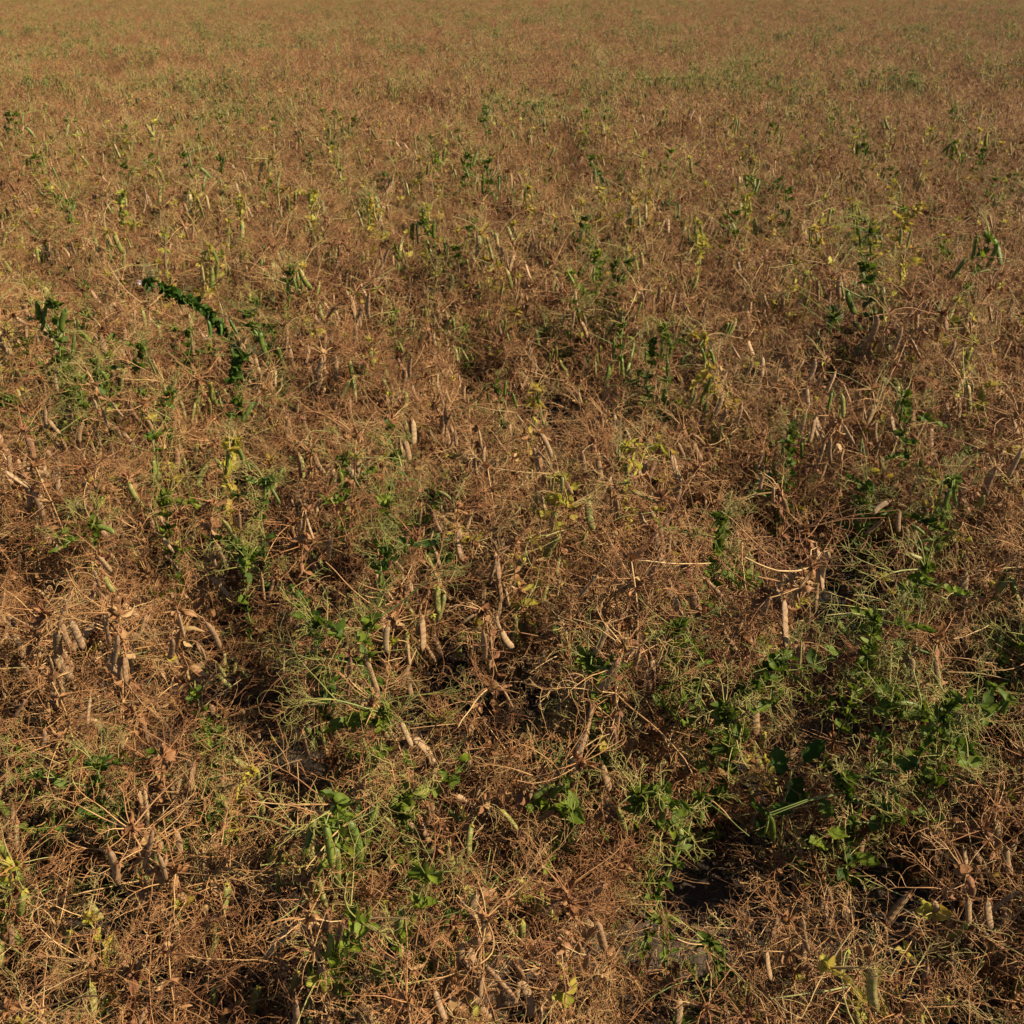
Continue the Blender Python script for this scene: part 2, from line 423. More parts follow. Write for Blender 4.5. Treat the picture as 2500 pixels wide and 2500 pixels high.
# ------------------------------------------------------------------ heroes: plants one can point to in the photo
#  (label, class, pod class, height of the top, [stem pixels top->down], [pods u1,v1,u2,v2,class], leafiness, extra)
D, T, G, K = 'dry', 'turning', 'green', 'dark'
HEROES = [
 ('long dark green pea shoot leaning far left with a white flower at its tip', K, .66, [(365, 690), (400, 705), (440, 722), (480, 745), (515, 770), (545, 805), (575, 850), (600, 885)],
    [(560, 778, 582, 818, K), (508, 782, 512, 826, K), (538, 790, 540, 822, K), (563, 848, 578, 886, K), (548, 866, 520, 868, K)], 1.7, 'flower'),
 ('bluish dark pea plant with small crowded leaves at the foot of the leaning shoot', K, .50, [(590, 868), (575, 890), (568, 930)], [], 1.5, ''),
 ('green pea plant with two long upright dark pods below a bright leafy tip', G, .60, [(710, 655), (708, 690), (706, 760), (712, 800)], [(700, 682, 706, 742, G), (716, 678, 726, 716, G), (738, 692, 736, 712, T)], 1.1, ''),
 ('yellow green pea plant with paired pods above the leaning shoot', T, .60, [(510, 598), (512, 630), (508, 680)], [(520, 612, 532, 645, G), (505, 612, 500, 640, T)], 1.0, ''),
 ('pale yellowing pea plant with one pod, upper left, beyond the leaning shoot', T, .60, [(402, 570), (405, 610), (408, 660)], [(402, 570, 401, 602, T), (404, 612, 406, 660, D), (410, 632, 403, 664, T)], .8, ''),
 ('bright green pea plant with one fat pod hanging on its right, near the left edge', G, .56, [(345, 850), (340, 900), (342, 960)], [(360, 870, 382, 918, G), (352, 848, 366, 880, G)], 1.4, ''),
 ('dense feathery green pea plant against the left edge beside a red brown crumpled tip', G, .52, [(232, 888), (240, 920), (250, 990)], [(246, 905, 264, 938, G)], 1.5, 'bush'),
 ('feathery green pea plant with no pods at the left edge above the drooping tan pods', G, .50, [(190, 930), (200, 970), (215, 1040)], [], 1.3, 'bush'),
 ('dry reddish pea plant hung with six long tan pods near the left edge', D, .57, [(232, 940), (236, 1000), (238, 1050), (248, 1100), (262, 1200)],
    [(228, 975, 236, 1000, D), (248, 992, 270, 1052, D), (228, 1035, 252, 1098, D), (268, 1076, 278, 1132, D), (272, 980, 302, 1020, D), (294, 1052, 332, 1096, D), (202, 1032, 194, 1082, D)], 1.0, ''),
 ('dark leaved green pea plant with one olive pod above the cluster of tan pods', G, .50, [(415, 960), (412, 1000), (418, 1080)], [(404, 1000, 402, 1020, T)], 1.4, ''),
 ('tall leafy green pea plant of the upper centre with a yellow lit tip', G, .60, [(1457, 622), (1460, 660), (1462, 700), (1458, 740)], [(1452, 650, 1450, 690, G)], 1.8, ''),
 ('fine feathery pale green pea plant just right of the tall leafy one', G, .54, [(1502, 645), (1500, 680), (1498, 730)], [], 1.0, 'bush'),
 ('small green pea plant with a single upright yellow pod at its tip, upper centre', G, .54, [(1392, 668), (1396, 700), (1402, 750)], [(1388, 667, 1402, 694, T), (1396, 712, 1408, 748, G)], 1.3, ''),
 ('tall bright green pea plant with long pods, taller of the pair right of centre', G, .62, [(1622, 800), (1628, 840), (1630, 900), (1624, 960)], [(1616, 818, 1614, 872, G), (1634, 826, 1637, 866, G), (1630, 880, 1630, 920, G)], 1.1, ''),
 ('leafy green pea plant with curled leaves, shorter of the pair right of centre', G, .57, [(1590, 840), (1588, 890), (1584, 950), (1578, 1010), (1577, 1060)], [(1578, 856, 1576, 884, G), (1582, 905, 1574, 945, G), (1556, 960, 1540, 966, T), (1574, 985, 1582, 1000, G)], 1.5, 'bush'),
 ('yellowing pea plant with four green pods standing out right of the bright pair', T, .60, [(1722, 832), (1724, 870), (1740, 920), (1752, 980), (1770, 1030), (1780, 1060)],
    [(1686, 860, 1662, 892, G), (1732, 852, 1744, 890, G), (1722, 870, 1720, 902, T), (1710, 848, 1720, 880, G), (1730, 934, 1710, 990, G), (1726, 980, 1716, 1046, G), (1716, 1046, 1696, 1086, D), (1700, 958, 1676, 1000, T), (1738, 920, 1728, 960, G)], 1.0, ''),
 ('green pea plant with two blunt pods and one yellow leaf near the right side', G, .58, [(2212, 968), (2210, 1010), (2206, 1060), (2214, 1110)], [(2200, 972, 2186, 1010, G), (2204, 990, 2196, 1036, G)], 1.2, ''),
 ('dark glossy green pea plant with hanging pods near the right edge, upper half', G, .56, [(2326, 1175), (2312, 1210), (2302, 1260), (2290, 1320)], [(2322, 1195, 2308, 1245, G), (2300, 1180, 2294, 1206, G), (2330, 1190, 2334, 1228, G)], 1.3, ''),
 ('tall bright yellow pea plant leaning right in the upper right', T, .68, [(2250, 500), (2225, 530), (2205, 560), (2190, 600), (2180, 680)], [(2200, 556, 2196, 600, T), (2226, 560, 2214, 605, T), (2185, 600, 2180, 640, T)], 1.9, ''),
 ('yellow green pea plant below the tall yellow one in the upper right', T, .58, [(2205, 650), (2195, 700), (2190, 760)], [(2200, 665, 2196, 700, T), (2204, 762, 2200, 800, T)], 1.4, ''),
 ('dark feathery green pea plant touching the upper right edge of the view', G, .56, [(2315, 620), (2310, 660), (2300, 700)], [], 1.6, 'bush'),
 ('bushy green pea plant with long pale curling tendrils right of the centre', G, .55, [(1760, 1268), (1752, 1310), (1745, 1350), (1735, 1400)], [], 1.7, 'bush'),
 ('slender green pea plant with scalloped leaves left of the centre foreground', G, .50, [(945, 1350), (935, 1390), (930, 1430), (935, 1470)], [(930, 1400, 926, 1430, G)], 1.5, ''),
 ('dark green low pea plant with one olive pod, centre left', G, .48, [(968, 1115), (965, 1150), (955, 1200)], [(972, 1110, 980, 1142, T)], 1.5, 'bush'),
 ('feathery green pea plant left of the pair of brown hanging pods', G, .48, [(945, 1230), (940, 1260), (935, 1320)], [(956, 1270, 960, 1310, G)], 1.4, 'bush'),
 ('small bright green leafy pea plant low in the left middle', G, .46, [(405, 1215), (402, 1240), (405, 1290)], [], 1.6, ''),
 ('green pea plant with three fresh pods fanning out in the left middle', G, .52, [(652, 1180), (640, 1220), (640, 1270), (645, 1310), (648, 1370)], [(648, 1190, 645, 1222, G), (660, 1190, 684, 1232, G), (655, 1216, 622, 1232, G), (688, 1145, 668, 1180, G), (604, 1130, 606, 1136, G)], 1.0, ''),
 ('yellowing pea plant with two slim green pods on either side of its stem', T, .52, [(572, 1075), (568, 1120), (562, 1180), (564, 1250)], [(556, 1102, 550, 1160, G), (578, 1088, 596, 1138, G)], .9, ''),
 ('green pea plant with a cluster of short fat pods, centre left', G, .50, [(836, 1130), (838, 1160), (840, 1220)], [(830, 1150, 830, 1202, G), (864, 1160, 876, 1186, G), (818, 1165, 804, 1195, G)], 1.2, ''),
 ('twisted pale dry pea plant with a lumpy yellow green pod, left', D, .48, [(312, 1170), (330, 1200), (350, 1260), (372, 1340)], [(314, 1176, 350, 1238, T), (286, 1240, 312, 1300, D)], .9, ''),
 ('low green pea plant bearing a fat bumpy pod near the left edge', G, .44, [(232, 1280), (228, 1300), (225, 1350)], [(234, 1284, 280, 1302, G)], 1.4, 'bush'),
 ('dry pea plant with two long striped pods and one olive pod in the left middle', D, .52, [(524, 1230), (512, 1290), (506, 1340), (500, 1400), (492, 1460)], [(542, 1268, 576, 1318, T), (512, 1318, 528, 1388, D), (526, 1324, 558, 1384, D), (512, 1408, 560, 1460, D), (584, 1252, 586, 1294, D)], .9, ''),
 ('dry pea plant with two open leaning pods left of the centre', D, .50, [(748, 1250), (742, 1300), (738, 1370)], [(736, 1268, 728, 1300, D), (748, 1262, 766, 1318, D)], .9, ''),
 ('small pea plant with pale mint young pods low in the left middle', G, .40, [(602, 1350), (602, 1400), (600, 1460)], [(598, 1356, 600, 1392, T), (606, 1398, 618, 1382, T)], 1.2, ''),
 ('dry pea plant with pods hanging in a tight bunch at the left edge', D, .50, [(238, 1350), (245, 1400), (250, 1470), (262, 1560)], [(240, 1358, 272, 1398, D), (250, 1400, 280, 1448, T), (234, 1436, 262, 1470, D), (228, 1390, 246, 1436, D)], .9, ''),
 ('dry pea plant with broad grey tan pods crowded in the lower left', D, .52, [(290, 1500), (300, 1560), (312, 1620), (318, 1700)], [(252, 1496, 268, 1575, D), (288, 1545, 276, 1625, D), (300, 1600, 294, 1660, D), (306, 1596, 310, 1668, D), (275, 1590, 264, 1622, D)], .8, ''),
 ('dry pea plant with two tan pods beside a pale broken stem, lower left', D, .50, [(432, 1490), (440, 1530), (445, 1600)], [(434, 1494, 450, 1560, D), (500, 1516, 538, 1586, D), (420, 1555, 412, 1610, D), (490, 1580, 500, 1608, D)], .9, ''),
 ('green stemmed pea plant holding two long brown pods in the centre foreground', G, .50, [(905, 1520), (890, 1570), (893, 1600), (900, 1660), (902, 1720), (895, 1800)], [(855, 1598, 844, 1708, D), (893, 1604, 925, 1696, D), (948, 1522, 946, 1596, D), (876, 1702, 884, 1730, D)], .8, 'stalks'),
 ('leafy pea plant with a round veined leaf and pale curling tendrils, lower centre left', G, .50, [(772, 1525), (768, 1560), (770, 1600), (778, 1650), (785, 1700), (796, 1760), (800, 1850)], [(745, 1775, 772, 1830, G), (790, 1800, 792, 1840, T)], 1.6, 'bush'),
 ('dry pea plant with three slender pods hanging together in the lower centre', D, .50, [(1184, 1495), (1190, 1550), (1210, 1640), (1215, 1730), (1218, 1800)], [(1178, 1536, 1182, 1614, D), (1198, 1548, 1196, 1636, D), (1212, 1500, 1222, 1538, D), (1224, 1538, 1254, 1582, D), (1162, 1500, 1128, 1522, D)], .8, ''),
 ('dry pea plant with twin pods and a pod tip turned up, centre', D, .52, [(1320, 1060), (1315, 1110), (1312, 1150), (1300, 1240)], [(1318, 1056, 1348, 1120, D), (1302, 1092, 1314, 1152, D), (1308, 1098, 1346, 1142, D)], .8, ''),
 ('half ripe pea plant with two mottled pods hanging above a dark hollow', T, .56, [(1310, 948), (1306, 990), (1298, 1040), (1294, 1090)], [(1314, 950, 1318, 990, G), (1318, 992, 1330, 1042, T), (1308, 1026, 1304, 1062, T)], 1.0, ''),
 ('bare pale dry pea stem leaning left with two grey pods at its top', D, .54, [(1385, 935), (1412, 985), (1430, 1010), (1448, 1050), (1456, 1090), (1470, 1130), (1484, 1160)], [(1388, 940, 1410, 966, D), (1412, 958, 1420, 984, D)], .35, 'stalks'),
 ('dry pea plant with three upright tan pods seen edge on, centre', D, .50, [(1165, 1045), (1170, 1100), (1168, 1180)], [(1168, 1048, 1176, 1098, D), (1184, 1088, 1182, 1132, D), (1206, 1060, 1238, 1108, D), (1154, 1100, 1166, 1160, D), (1110, 1050, 1116, 1092, D), (1122, 1130, 1140, 1180, T)], .8, ''),
 ('yellowing pea plant with a thick green stem and bunched pods in the centre', T, .50, [(1372, 1165), (1358, 1210), (1350, 1260), (1348, 1320), (1342, 1390)], [(1372, 1160, 1370, 1206, T), (1384, 1178, 1398, 1208, D), (1310, 1208, 1304, 1258, T), (1322, 1210, 1334, 1250, D), (1352, 1160, 1348, 1200, T)], 1.0, ''),
 ('dry pea plant with brown pods hanging straight down beside a green leaf, centre', D, .48, [(1034, 1210), (1030, 1260), (1028, 1320)], [(1028, 1242, 1024, 1300, D), (1038, 1258, 1032, 1312, D), (1056, 1248, 1078, 1302, D), (1016, 1224, 1000, 1258, D)], .9, ''),
 ('green pod bearing pea plant crossed by a pale straight pod, centre', G, .48, [(1062, 1205), (1058, 1240), (1052, 1300)], [(1076, 1228, 1036, 1232, G), (1066, 1198, 1102, 1220, T)], 1.2, ''),
 ('dry pea plant with a long lumpy pod stretched out to the right, right of centre', D, .50, [(1500, 1185), (1505, 1240), (1500, 1320)], [(1512, 1180, 1538, 1176, T), (1534, 1198, 1606, 1228, T), (1506, 1218, 1508, 1270, D), (1562, 1250, 1584, 1290, D), (1588, 1245, 1612, 1280, D)], .9, ''),
 ('yellow leaved pea plant with one straight olive pod, right of centre', T, .52, [(1525, 1090), (1530, 1130), (1534, 1180)], [(1511, 1094, 1512, 1135, G), (1530, 1130, 1532, 1168, G)], 1.2, ''),
 ('dry pea plant with two brown pods on a bent stem near the right side', D, .54, [(2050, 1030), (2045, 1080), (2058, 1130), (2050, 1200)], [(2058, 1036, 2086, 1086, D), (2028, 1070, 2028, 1130, D), (1988, 1020, 1976, 1082, D), (2055, 962, 2058, 1022, T), (2032, 955, 2020, 1008, G), (2060, 1098, 2054, 1128, D)], .9, ''),
 ('green leafy pea plant among brown tendrils in the right middle', G, .50, [(1935, 1050), (1932, 1080), (1925, 1130)], [(1957, 1078, 1958, 1120, G), (1912, 1080, 1908, 1110, G)], 1.5, ''),
 ('yellow green pea plant with round leaves low in the right middle', G, .48, [(2118, 1190), (2112, 1230), (2105, 1290)], [(2104, 1076, 2102, 1098, G)], 1.4, ''),
 ('dry pea plant with papery brown leaves hanging along a bare stem, right', D, .50, [(1905, 1200), (1912, 1270), (1908, 1340), (1900, 1420)], [(1864, 1162, 1856, 1196, D), (1888, 1186, 1888, 1230, D), (1912, 1216, 1924, 1256, D), (1776, 1234, 1776, 1264, D), (1796, 1236, 1798, 1266, D)], 1.5, ''),
 ('dry pea plant with coarse papery leaves over the dark hollow, right', D, .48, [(1965, 1290), (1968, 1350), (1965, 1430)], [(2172, 1224, 2130, 1256, D), (2156, 1268, 2112, 1306, D), (2196, 1250, 2194, 1300, D)], 1.6, ''),
 ('green pea plant with long branching tendrils reaching left over the hollow', G, .50, [(2260, 1390), (2240, 1420), (2222, 1450), (2210, 1500)], [(2232, 1284, 2258, 1306, G), (2238, 1326, 2274, 1318, G), (2220, 1350, 2250, 1362, T)], 1.1, 'stalks'),
 ('dark bushy green pea plant beside the hollow at lower right', G, .48, [(2135, 1510), (2128, 1550), (2120, 1600)], [(2016, 1508, 2004, 1540, T), (2042, 1510, 2070, 1545, G)], 1.9, 'bush'),
 ('green pea plant with one fat horizontal pod, lower right', G, .44, [(2175, 1700), (2165, 1750), (2150, 1800), (2140, 1880)], [(2182, 1716, 2250, 1730, G), (2136, 1850, 2176, 1872, G)], 1.3, ''),
 ('dry pea plant with two wrinkled brown pods near the right edge', D, .46, [(2290, 1560), (2285, 1600), (2280, 1680)], [(2282, 1602, 2296, 1672, D), (2225, 1604, 2222, 1660, D), (2268, 1595, 2232, 1580, G)], .8, ''),
 ('dark green leafy pea plant filling the lower right edge', G, .46, [(2315, 1720), (2305, 1770), (2300, 1840)], [(2340, 1780, 2300, 1795, G)], 2.0, 'bush'),
 ('large sprawling green pea plant with a pale upright pod, lower right', G, .44, [(1905, 1610), (1860, 1660), (1800, 1700), (1760, 1760), (1750, 1830)], [(1718, 1664, 1732, 1710, T), (1895, 1610, 1930, 1600, G)], 2.0, 'bush'),
 ('green pea plant with broad leaves over deep shade in the lower right', G, .40, [(1770, 1730), (1775, 1790), (1790, 1850)], [], 2.0, 'bush'),
 ('small green leafy pea plant on a brown stem, right of lower centre', G, .48, [(1650, 1535), (1648, 1580), (1640, 1640), (1630, 1700)], [(1636, 1605, 1632, 1640, G)], 1.4, ''),
 ('light green leafy pea plant catching the sun in the lower centre', G, .46, [(1438, 1608), (1450, 1640), (1455, 1690)], [(1450, 1625, 1478, 1632, G), (1388, 1678, 1400, 1702, G)], 1.7, ''),
 ('sprawling pale green pea plant with flower buds in the lower centre', G, .40, [(945, 1745), (935, 1780), (928, 1840), (925, 1880)], [(905, 1900, 880, 1950, G)], 1.5, 'stalks'),
 ('low pea plant with two curved bumpy green pods at the bottom centre', G, .34, [(1370, 1905), (1380, 1940), (1390, 1990)], [(1350, 1908, 1298, 1950, G), (1384, 1912, 1342, 1948, G)], 1.1, ''),
 ('low pea plant with one brown pod lying on the litter, bottom centre', D, .26, [(1260, 1930), (1262, 1960), (1270, 2000)], [(1254, 1950, 1208, 1982, D), (1262, 2012, 1246, 2046, D)], .8, ''),
 ('low green pea plant with plump pods at the bottom, right of centre', G, .34, [(1560, 1940), (1562, 1980), (1566, 2030)], [(1510, 1975, 1528, 2030, T), (1564, 1982, 1584, 2036, G), (1622, 1950, 1618, 2010, G), (1468, 2030, 1486, 2056, G)], 1.5, ''),
 ('low green pea plant with a swollen pod in the bottom left', G, .30, [(500, 1930), (505, 1960), (515, 2010)], [(502, 1948, 556, 1966, G), (388, 2002, 452, 2010, G), (625, 1930, 640, 1990, T)], 1.4, 'bush'),
 ('upright feathery green pea plant in the bottom left corner of the crop', G, .36, [(238, 1870), (240, 1920), (244, 1980), (255, 2040)], [], 1.5, 'bush'),
 ('sprawling green pea plant with dark leaves and pods at the bottom, left of centre', G, .34, [(985, 1950), (990, 1990), (1000, 2040)], [(940, 1995, 965, 2020, T), (1000, 2018, 1030, 2060, G), (1095, 1975, 1118, 1998, G)], 1.8, 'bush'),
 ('green pea plant with drooping pod and leaf at the bottom right', G, .34, [(2060, 1900), (2075, 1960), (2085, 2010)], [(2175, 1920, 2192, 1960, G), (1880, 1990, 1886, 2056, G), (1876, 2000, 1866, 2040, G)], 1.6, 'bush'),
 ('upright yellow green pea plant in the far strip, first from the left of thirteen', T, .62, [(300, 470), (298, 498), (301, 530)], [(293, 476, 292, 502, G), (307, 482, 309, 506, T), (296, 504, 295, 528, G)], 1.5, ''),
 ('upright yellow green pea plant in the far strip, second from the left of thirteen', T, .62, [(590, 478), (588, 506), (591, 538)], [(583, 484, 582, 510, G), (597, 490, 599, 514, T), (586, 512, 585, 536, G)], 1.5, ''),
 ('upright yellow green pea plant in the far strip, third from the left of thirteen', T, .62, [(765, 468), (763, 496), (766, 528)], [(758, 474, 757, 500, G), (772, 480, 774, 504, T), (761, 502, 760, 526, G)], 1.5, ''),
 ('upright yellow green pea plant in the far strip, fourth from the left of thirteen', T, .62, [(905, 490), (903, 518), (906, 550)], [(898, 496, 897, 522, G), (912, 502, 914, 526, T), (901, 524, 900, 548, G)], 1.5, ''),
 ('upright yellow green pea plant in the far strip, fifth from the left of thirteen', T, .62, [(1040, 505), (1038, 533), (1041, 565)], [(1033, 511, 1032, 537, G), (1047, 517, 1049, 541, T), (1036, 539, 1035, 563, G)], 1.5, ''),
 ('upright yellow green pea plant in the far strip, sixth from the left of thirteen', T, .62, [(1290, 456), (1288, 484), (1291, 516)], [(1283, 462, 1282, 488, G), (1297, 468, 1299, 492, T), (1286, 490, 1285, 514, G)], 1.5, ''),
 ('upright yellow green pea plant in the far strip, seventh from the left of thirteen', T, .62, [(1470, 478), (1468, 506), (1471, 538)], [(1463, 484, 1462, 510, G), (1477, 490, 1479, 514, T), (1466, 512, 1465, 536, G)], 1.5, ''),
 ('upright yellow green pea plant in the far strip, eighth from the left of thirteen', T, .62, [(1585, 470), (1583, 498), (1586, 530)], [(1578, 476, 1577, 502, G), (1592, 482, 1594, 506, T), (1581, 504, 1580, 528, G)], 1.5, ''),
 ('upright yellow green pea plant in the far strip, ninth from the left of thirteen', T, .62, [(1705, 540), (1703, 568), (1706, 600)], [(1698, 546, 1697, 572, G), (1712, 552, 1714, 576, T), (1701, 574, 1700, 598, G)], 1.5, ''),
 ('upright yellow green pea plant in the far strip, tenth from the left of thirteen', T, .62, [(1825, 480), (1823, 508), (1826, 540)], [(1818, 486, 1817, 512, G), (1832, 492, 1834, 516, T), (1821, 514, 1820, 538, G)], 1.5, ''),
 ('upright yellow green pea plant in the far strip, eleventh from the left of thirteen', T, .62, [(1985, 556), (1983, 584), (1986, 616)], [(1978, 562, 1977, 588, G), (1992, 568, 1994, 592, T), (1981, 590, 1980, 614, G)], 1.5, ''),
 ('upright yellow green pea plant in the far strip, twelfth from the left of thirteen', T, .62, [(2090, 500), (2088, 528), (2091, 560)], [(2083, 506, 2082, 532, G), (2097, 512, 2099, 536, T), (2086, 534, 2085, 558, G)], 1.5, ''),
 ('upright yellow green pea plant in the far strip, thirteenth from the left of thirteen', T, .62, [(2130, 560), (2128, 588), (2131, 620)], [(2123, 566, 2122, 592, G), (2137, 572, 2139, 596, T), (2126, 594, 2125, 618, G)], 1.5, ''),
 ('light feathery green pea plant sprawling right of the leaning shoot', G, .54, [(625, 740), (622, 790), (618, 850)], [], 1.0, 'bush'),
 ('bright leafy green pea plant at the foot of the leaning shoot, left side', G, .55, [(462, 812), (462, 845), (464, 890)], [(468, 820, 470, 848, T)], 1.3, ''),
]
clear = []      # pixel boxes the nearer filler plants must not cover: (u0,u1,v0,v1,Y)
hero_bases = []
def hero(label, cls, htop, path, pods, leafy, extra):
    top = at_h(path[0][0], path[0][1], htop); Y = max(top.y, .75)
    pts = [at_y(u, v, Y + random.uniform(-.01, .01)) for u, v in path]
    # plants are rooted in the soil below their lowest visible node
    low = pts[-1]; k = 0
    if low.z > .06:
        nn = max(2, int(low.z/.06)); dx = random.uniform(-.04, .04); dy = random.uniform(.0, .05)
        for i in range(1, nn+1):
            t = i/nn; pts.append(Vector((low.x+dx*t+random.uniform(-.004, .004), low.y+dy*t, low.z*(1-t)-.01*t)))
    for i in range(len(pts)): pts[i].z = max(pts[i].z, -.01 if i == len(pts)-1 else .005)
    base = Vector((pts[-1].x, pts[-1].y, 0)); hero_bases.append(base)
    root = thing('pea_plant', label, 'pea plant', base)
    ms, ml, mt = MB(), MB(), MB()
    P = [p-base for p in pts]
    # resample
    Q = [P[0]]
    for a, b in zip(P[:-1], P[1:]):
        n = max(1, round((b-a).length/.035))
        for i in range(1, n+1): Q.append(a.lerp(b, i/n) + rv()*.003)
    ms.tube(Q, [.0012+.0012*i/len(Q) for i in range(len(Q))], 6, cls+'_stem', .5)
    ztop = P[0].z
    bush = extra == 'bush'
    for i, q in enumerate(Q):
        t = i/len(Q); frac = q.z/max(ztop, .01)
        c2 = cls
        if frac < .45 and cls != 'dry' and random.random() < .6: c2 = 'dry'
        lf = leafy*(3.2 if cls == 'dark' else 1.2)*(1.5 if t < .12 or cls == 'dark' else 1) if frac > .3 else .9
        for r in range(int(lf) + (random.random() < lf % 1)):
            stipules(ml, q, None, c2, 1, (1.0 if cls == 'turning' else 1.12 if cls == 'dark' else 1.25 if frac > .35 else 1.) if cls != 'dry' else 1.1)
        if extra != 'stalks' or i % 2 == 0:
            for r in range((2 if bush else 1) if cls != 'dark' else (i % 3 == 0)):
                a = random.random()*2*PI
                petiole(mt, q, Vector((math.cos(a), math.sin(a)*.8, random.uniform(.1, .9))).normalized(), c2, 1, .9, .8)
        if extra == 'stalks' and i % 3 == 0:
            sg = random.choice([-1, 1])
            d = Vector((sg, random.uniform(-.4, .4), random.uniform(.1, .6))).normalized()
            pp = strand(ms, q, d, random.uniform(.05, .1), .0017, .0013, 4, .04, .3, c2+'_stem', random.random(), 5)
            for r in range(3): petiole(mt, pp[-1], (d+rv()*.5).normalized(), c2, 1, 1.3)
    if cls in ('green', 'turning') or bush:          # side shoots that sprawl out of the column
        for r in range(int(2+leafy*(2.4 if bush else 1.3))):
            q = Q[random.randrange(0, max(1, int(len(Q)*.6)))]; a = random.random()*2*PI
            sp = strand(ms, q, Vector((math.cos(a), math.sin(a)*.7, random.uniform(-.1, .7))), random.uniform(.05, .12)*(1.2 if bush else .9), .0014, .0009, 5, .22, random.uniform(-1, 1), cls+'_stem', random.random(), 4, .04)
            for w_ in sp[2:]:
                stipules(ml, w_, None, cls, 1, random.uniform(.7, 1.3))
                if random.random() < .6: petiole(mt, w_, (rv()+Vector((0, 0, .4))).normalized(), cls, 1, .8, .7)
    top_tuft(ml, mt, Q[0], cls, 1)
    if cls != 'dry': top_tuft(ml, mt, Q[0]+Vector((0, 0, -.012)), cls, 1)
    for (u1, v1, u2, v2, pc) in pods:
        dy = -random.uniform(.012, .035)
        a = at_y(u1, v1, Y+dy)-base; b = at_y(u2, v2, Y+dy-random.uniform(-.01, .012))-base
        if a.z < .02: 
            a.z = .02
        if b.z < .012: b.z = .012
        L = (b-a).length
        if L < .03: b = a + (b-a).normalized()*.03; L = .03
        near = min(Q, key=lambda q: (q-a).length - (.02 if q.z > a.z-.01 else 0))
        mid = near.lerp(a, .5) + Vector((0, 0, .012))
        ms.tube([near, mid, a + (a-b).normalized()*.012*0 - (b-a).normalized()*.006], [.0012, .0011, .001], 5, pc+'_stem', random.random())
        put_pod(root, pod_matrix(a, b-a, L, min(1.15, .056/L)*random.uniform(.88, 1.12), random.choice([0, PI])+random.gauss(0, .5)), pc, True)
    link('stem', ms.mesh('stem'), root); link('leaves', ml.mesh('leaves'), root)
    o = link('tendrils', mt.mesh('tendrils'), root); o['kind'] = 'stuff'
    if extra == 'flower':
        mf = MB()
        for k in range(5):
            d = (Vector((-.8, -.4, random.uniform(-.4, .5)))+rv()*.5).normalized()
            leaf(mf, P[0]+Vector((-.022, -.02, .004)), d, rv(), .014, .006, .3, .5, 'petal', random.random())
        link('flower', mf.mesh('flower'), root)
    us = [p[0] for p in path]+[p[0] for p in pods]+[p[2] for p in pods]; vs = [p[1] for p in path]+[p[1] for p in pods]+[p[3] for p in pods]
    vb = max([p[3] for p in pods] + [path[-1][1] if len(path) < 4 else path[-2][1]]); vb = min(vs) + .8*(vb-min(vs))
    if extra == 'flower':
        for (cu, cv) in path[:-1]: clear.append((cu-32, cu+32, cv-24, cv+30, Y+.02))
    clear.append((min(us)-16, max(us)+16, min(vs)-12, vb, Y))
for h in HEROES: hero(*h)

REFS = '''the white flowered leaning shoot
the bluish plant under the shoot
the long podded green plant
the paired yellow green plant
the pale upper left plant
the fat podded upper left plant
the feathery red tipped plant
the podless feathery left plant
the six podded tan plant
the dark leaved left plant
the yellow tipped leafy plant
the feathery upper centre plant
the single yellow pod plant
the tallest bright green plant
the curled leaf green plant
the four green pod plant
the blunt podded right plant
the glossy right edge plant
the tall bright yellow plant
the lower yellow green plant
the feathery upper right plant
the long tendrilled green bush
the slender scalloped green plant
the low olive podded plant
the feathery centre left plant
the small leafy left plant
the fan of fresh pods
the two slim pod plant
the short fat pod cluster
the twisted lumpy pod plant
the fat bumpy pod plant
the long striped pod plant
the open leaning pod plant
the pale mint pod plant
the tight bunched pod plant
the broad grey pod plant
the pale broken stem plant
the long brown pod pair
the round veined leaf plant
the three slender pods
the twin pod centre plant
the mottled pod plant
the bare pale leaning stem
the edge on pod plant
the thick green stem plant
the straight brown pod plant
the pale straight pod plant
the outstretched lumpy pod plant
the yellow leaved centre plant
the bent stem right plant
the leafy right middle plant
the round leaved right plant
the papery leaved bare stem
the coarse papery leaved plant
the long branching tendril plant
the dark bush by the hollow
the fat horizontal pod plant
the wrinkled brown pod plant
the dark right edge bush
the large sprawling green plant
the broad leaved shaded plant
the small brown stemmed plant
the light green sunlit plant
the flower bud plant
the curved bumpy pod pair
the fallen brown pod plant
the plump low pod plant
the swollen pod plant
the feathery bottom left plant
the dark sprawling bottom plant
the drooping bottom right pod
the first far yellow plant
the second far yellow plant
the third far yellow plant
the fourth far yellow plant
the fifth far yellow plant
the sixth far yellow plant
the seventh far yellow plant
the eighth far yellow plant
the ninth far yellow plant
the tenth far yellow plant
the eleventh far yellow plant
the twelfth far yellow plant
the thirteenth far yellow plant
the light feathery sprawling plant
the leafy plant under the shoot'''.split(chr(10))
assert len(REFS) == len(HEROES), (len(REFS), len(HEROES))
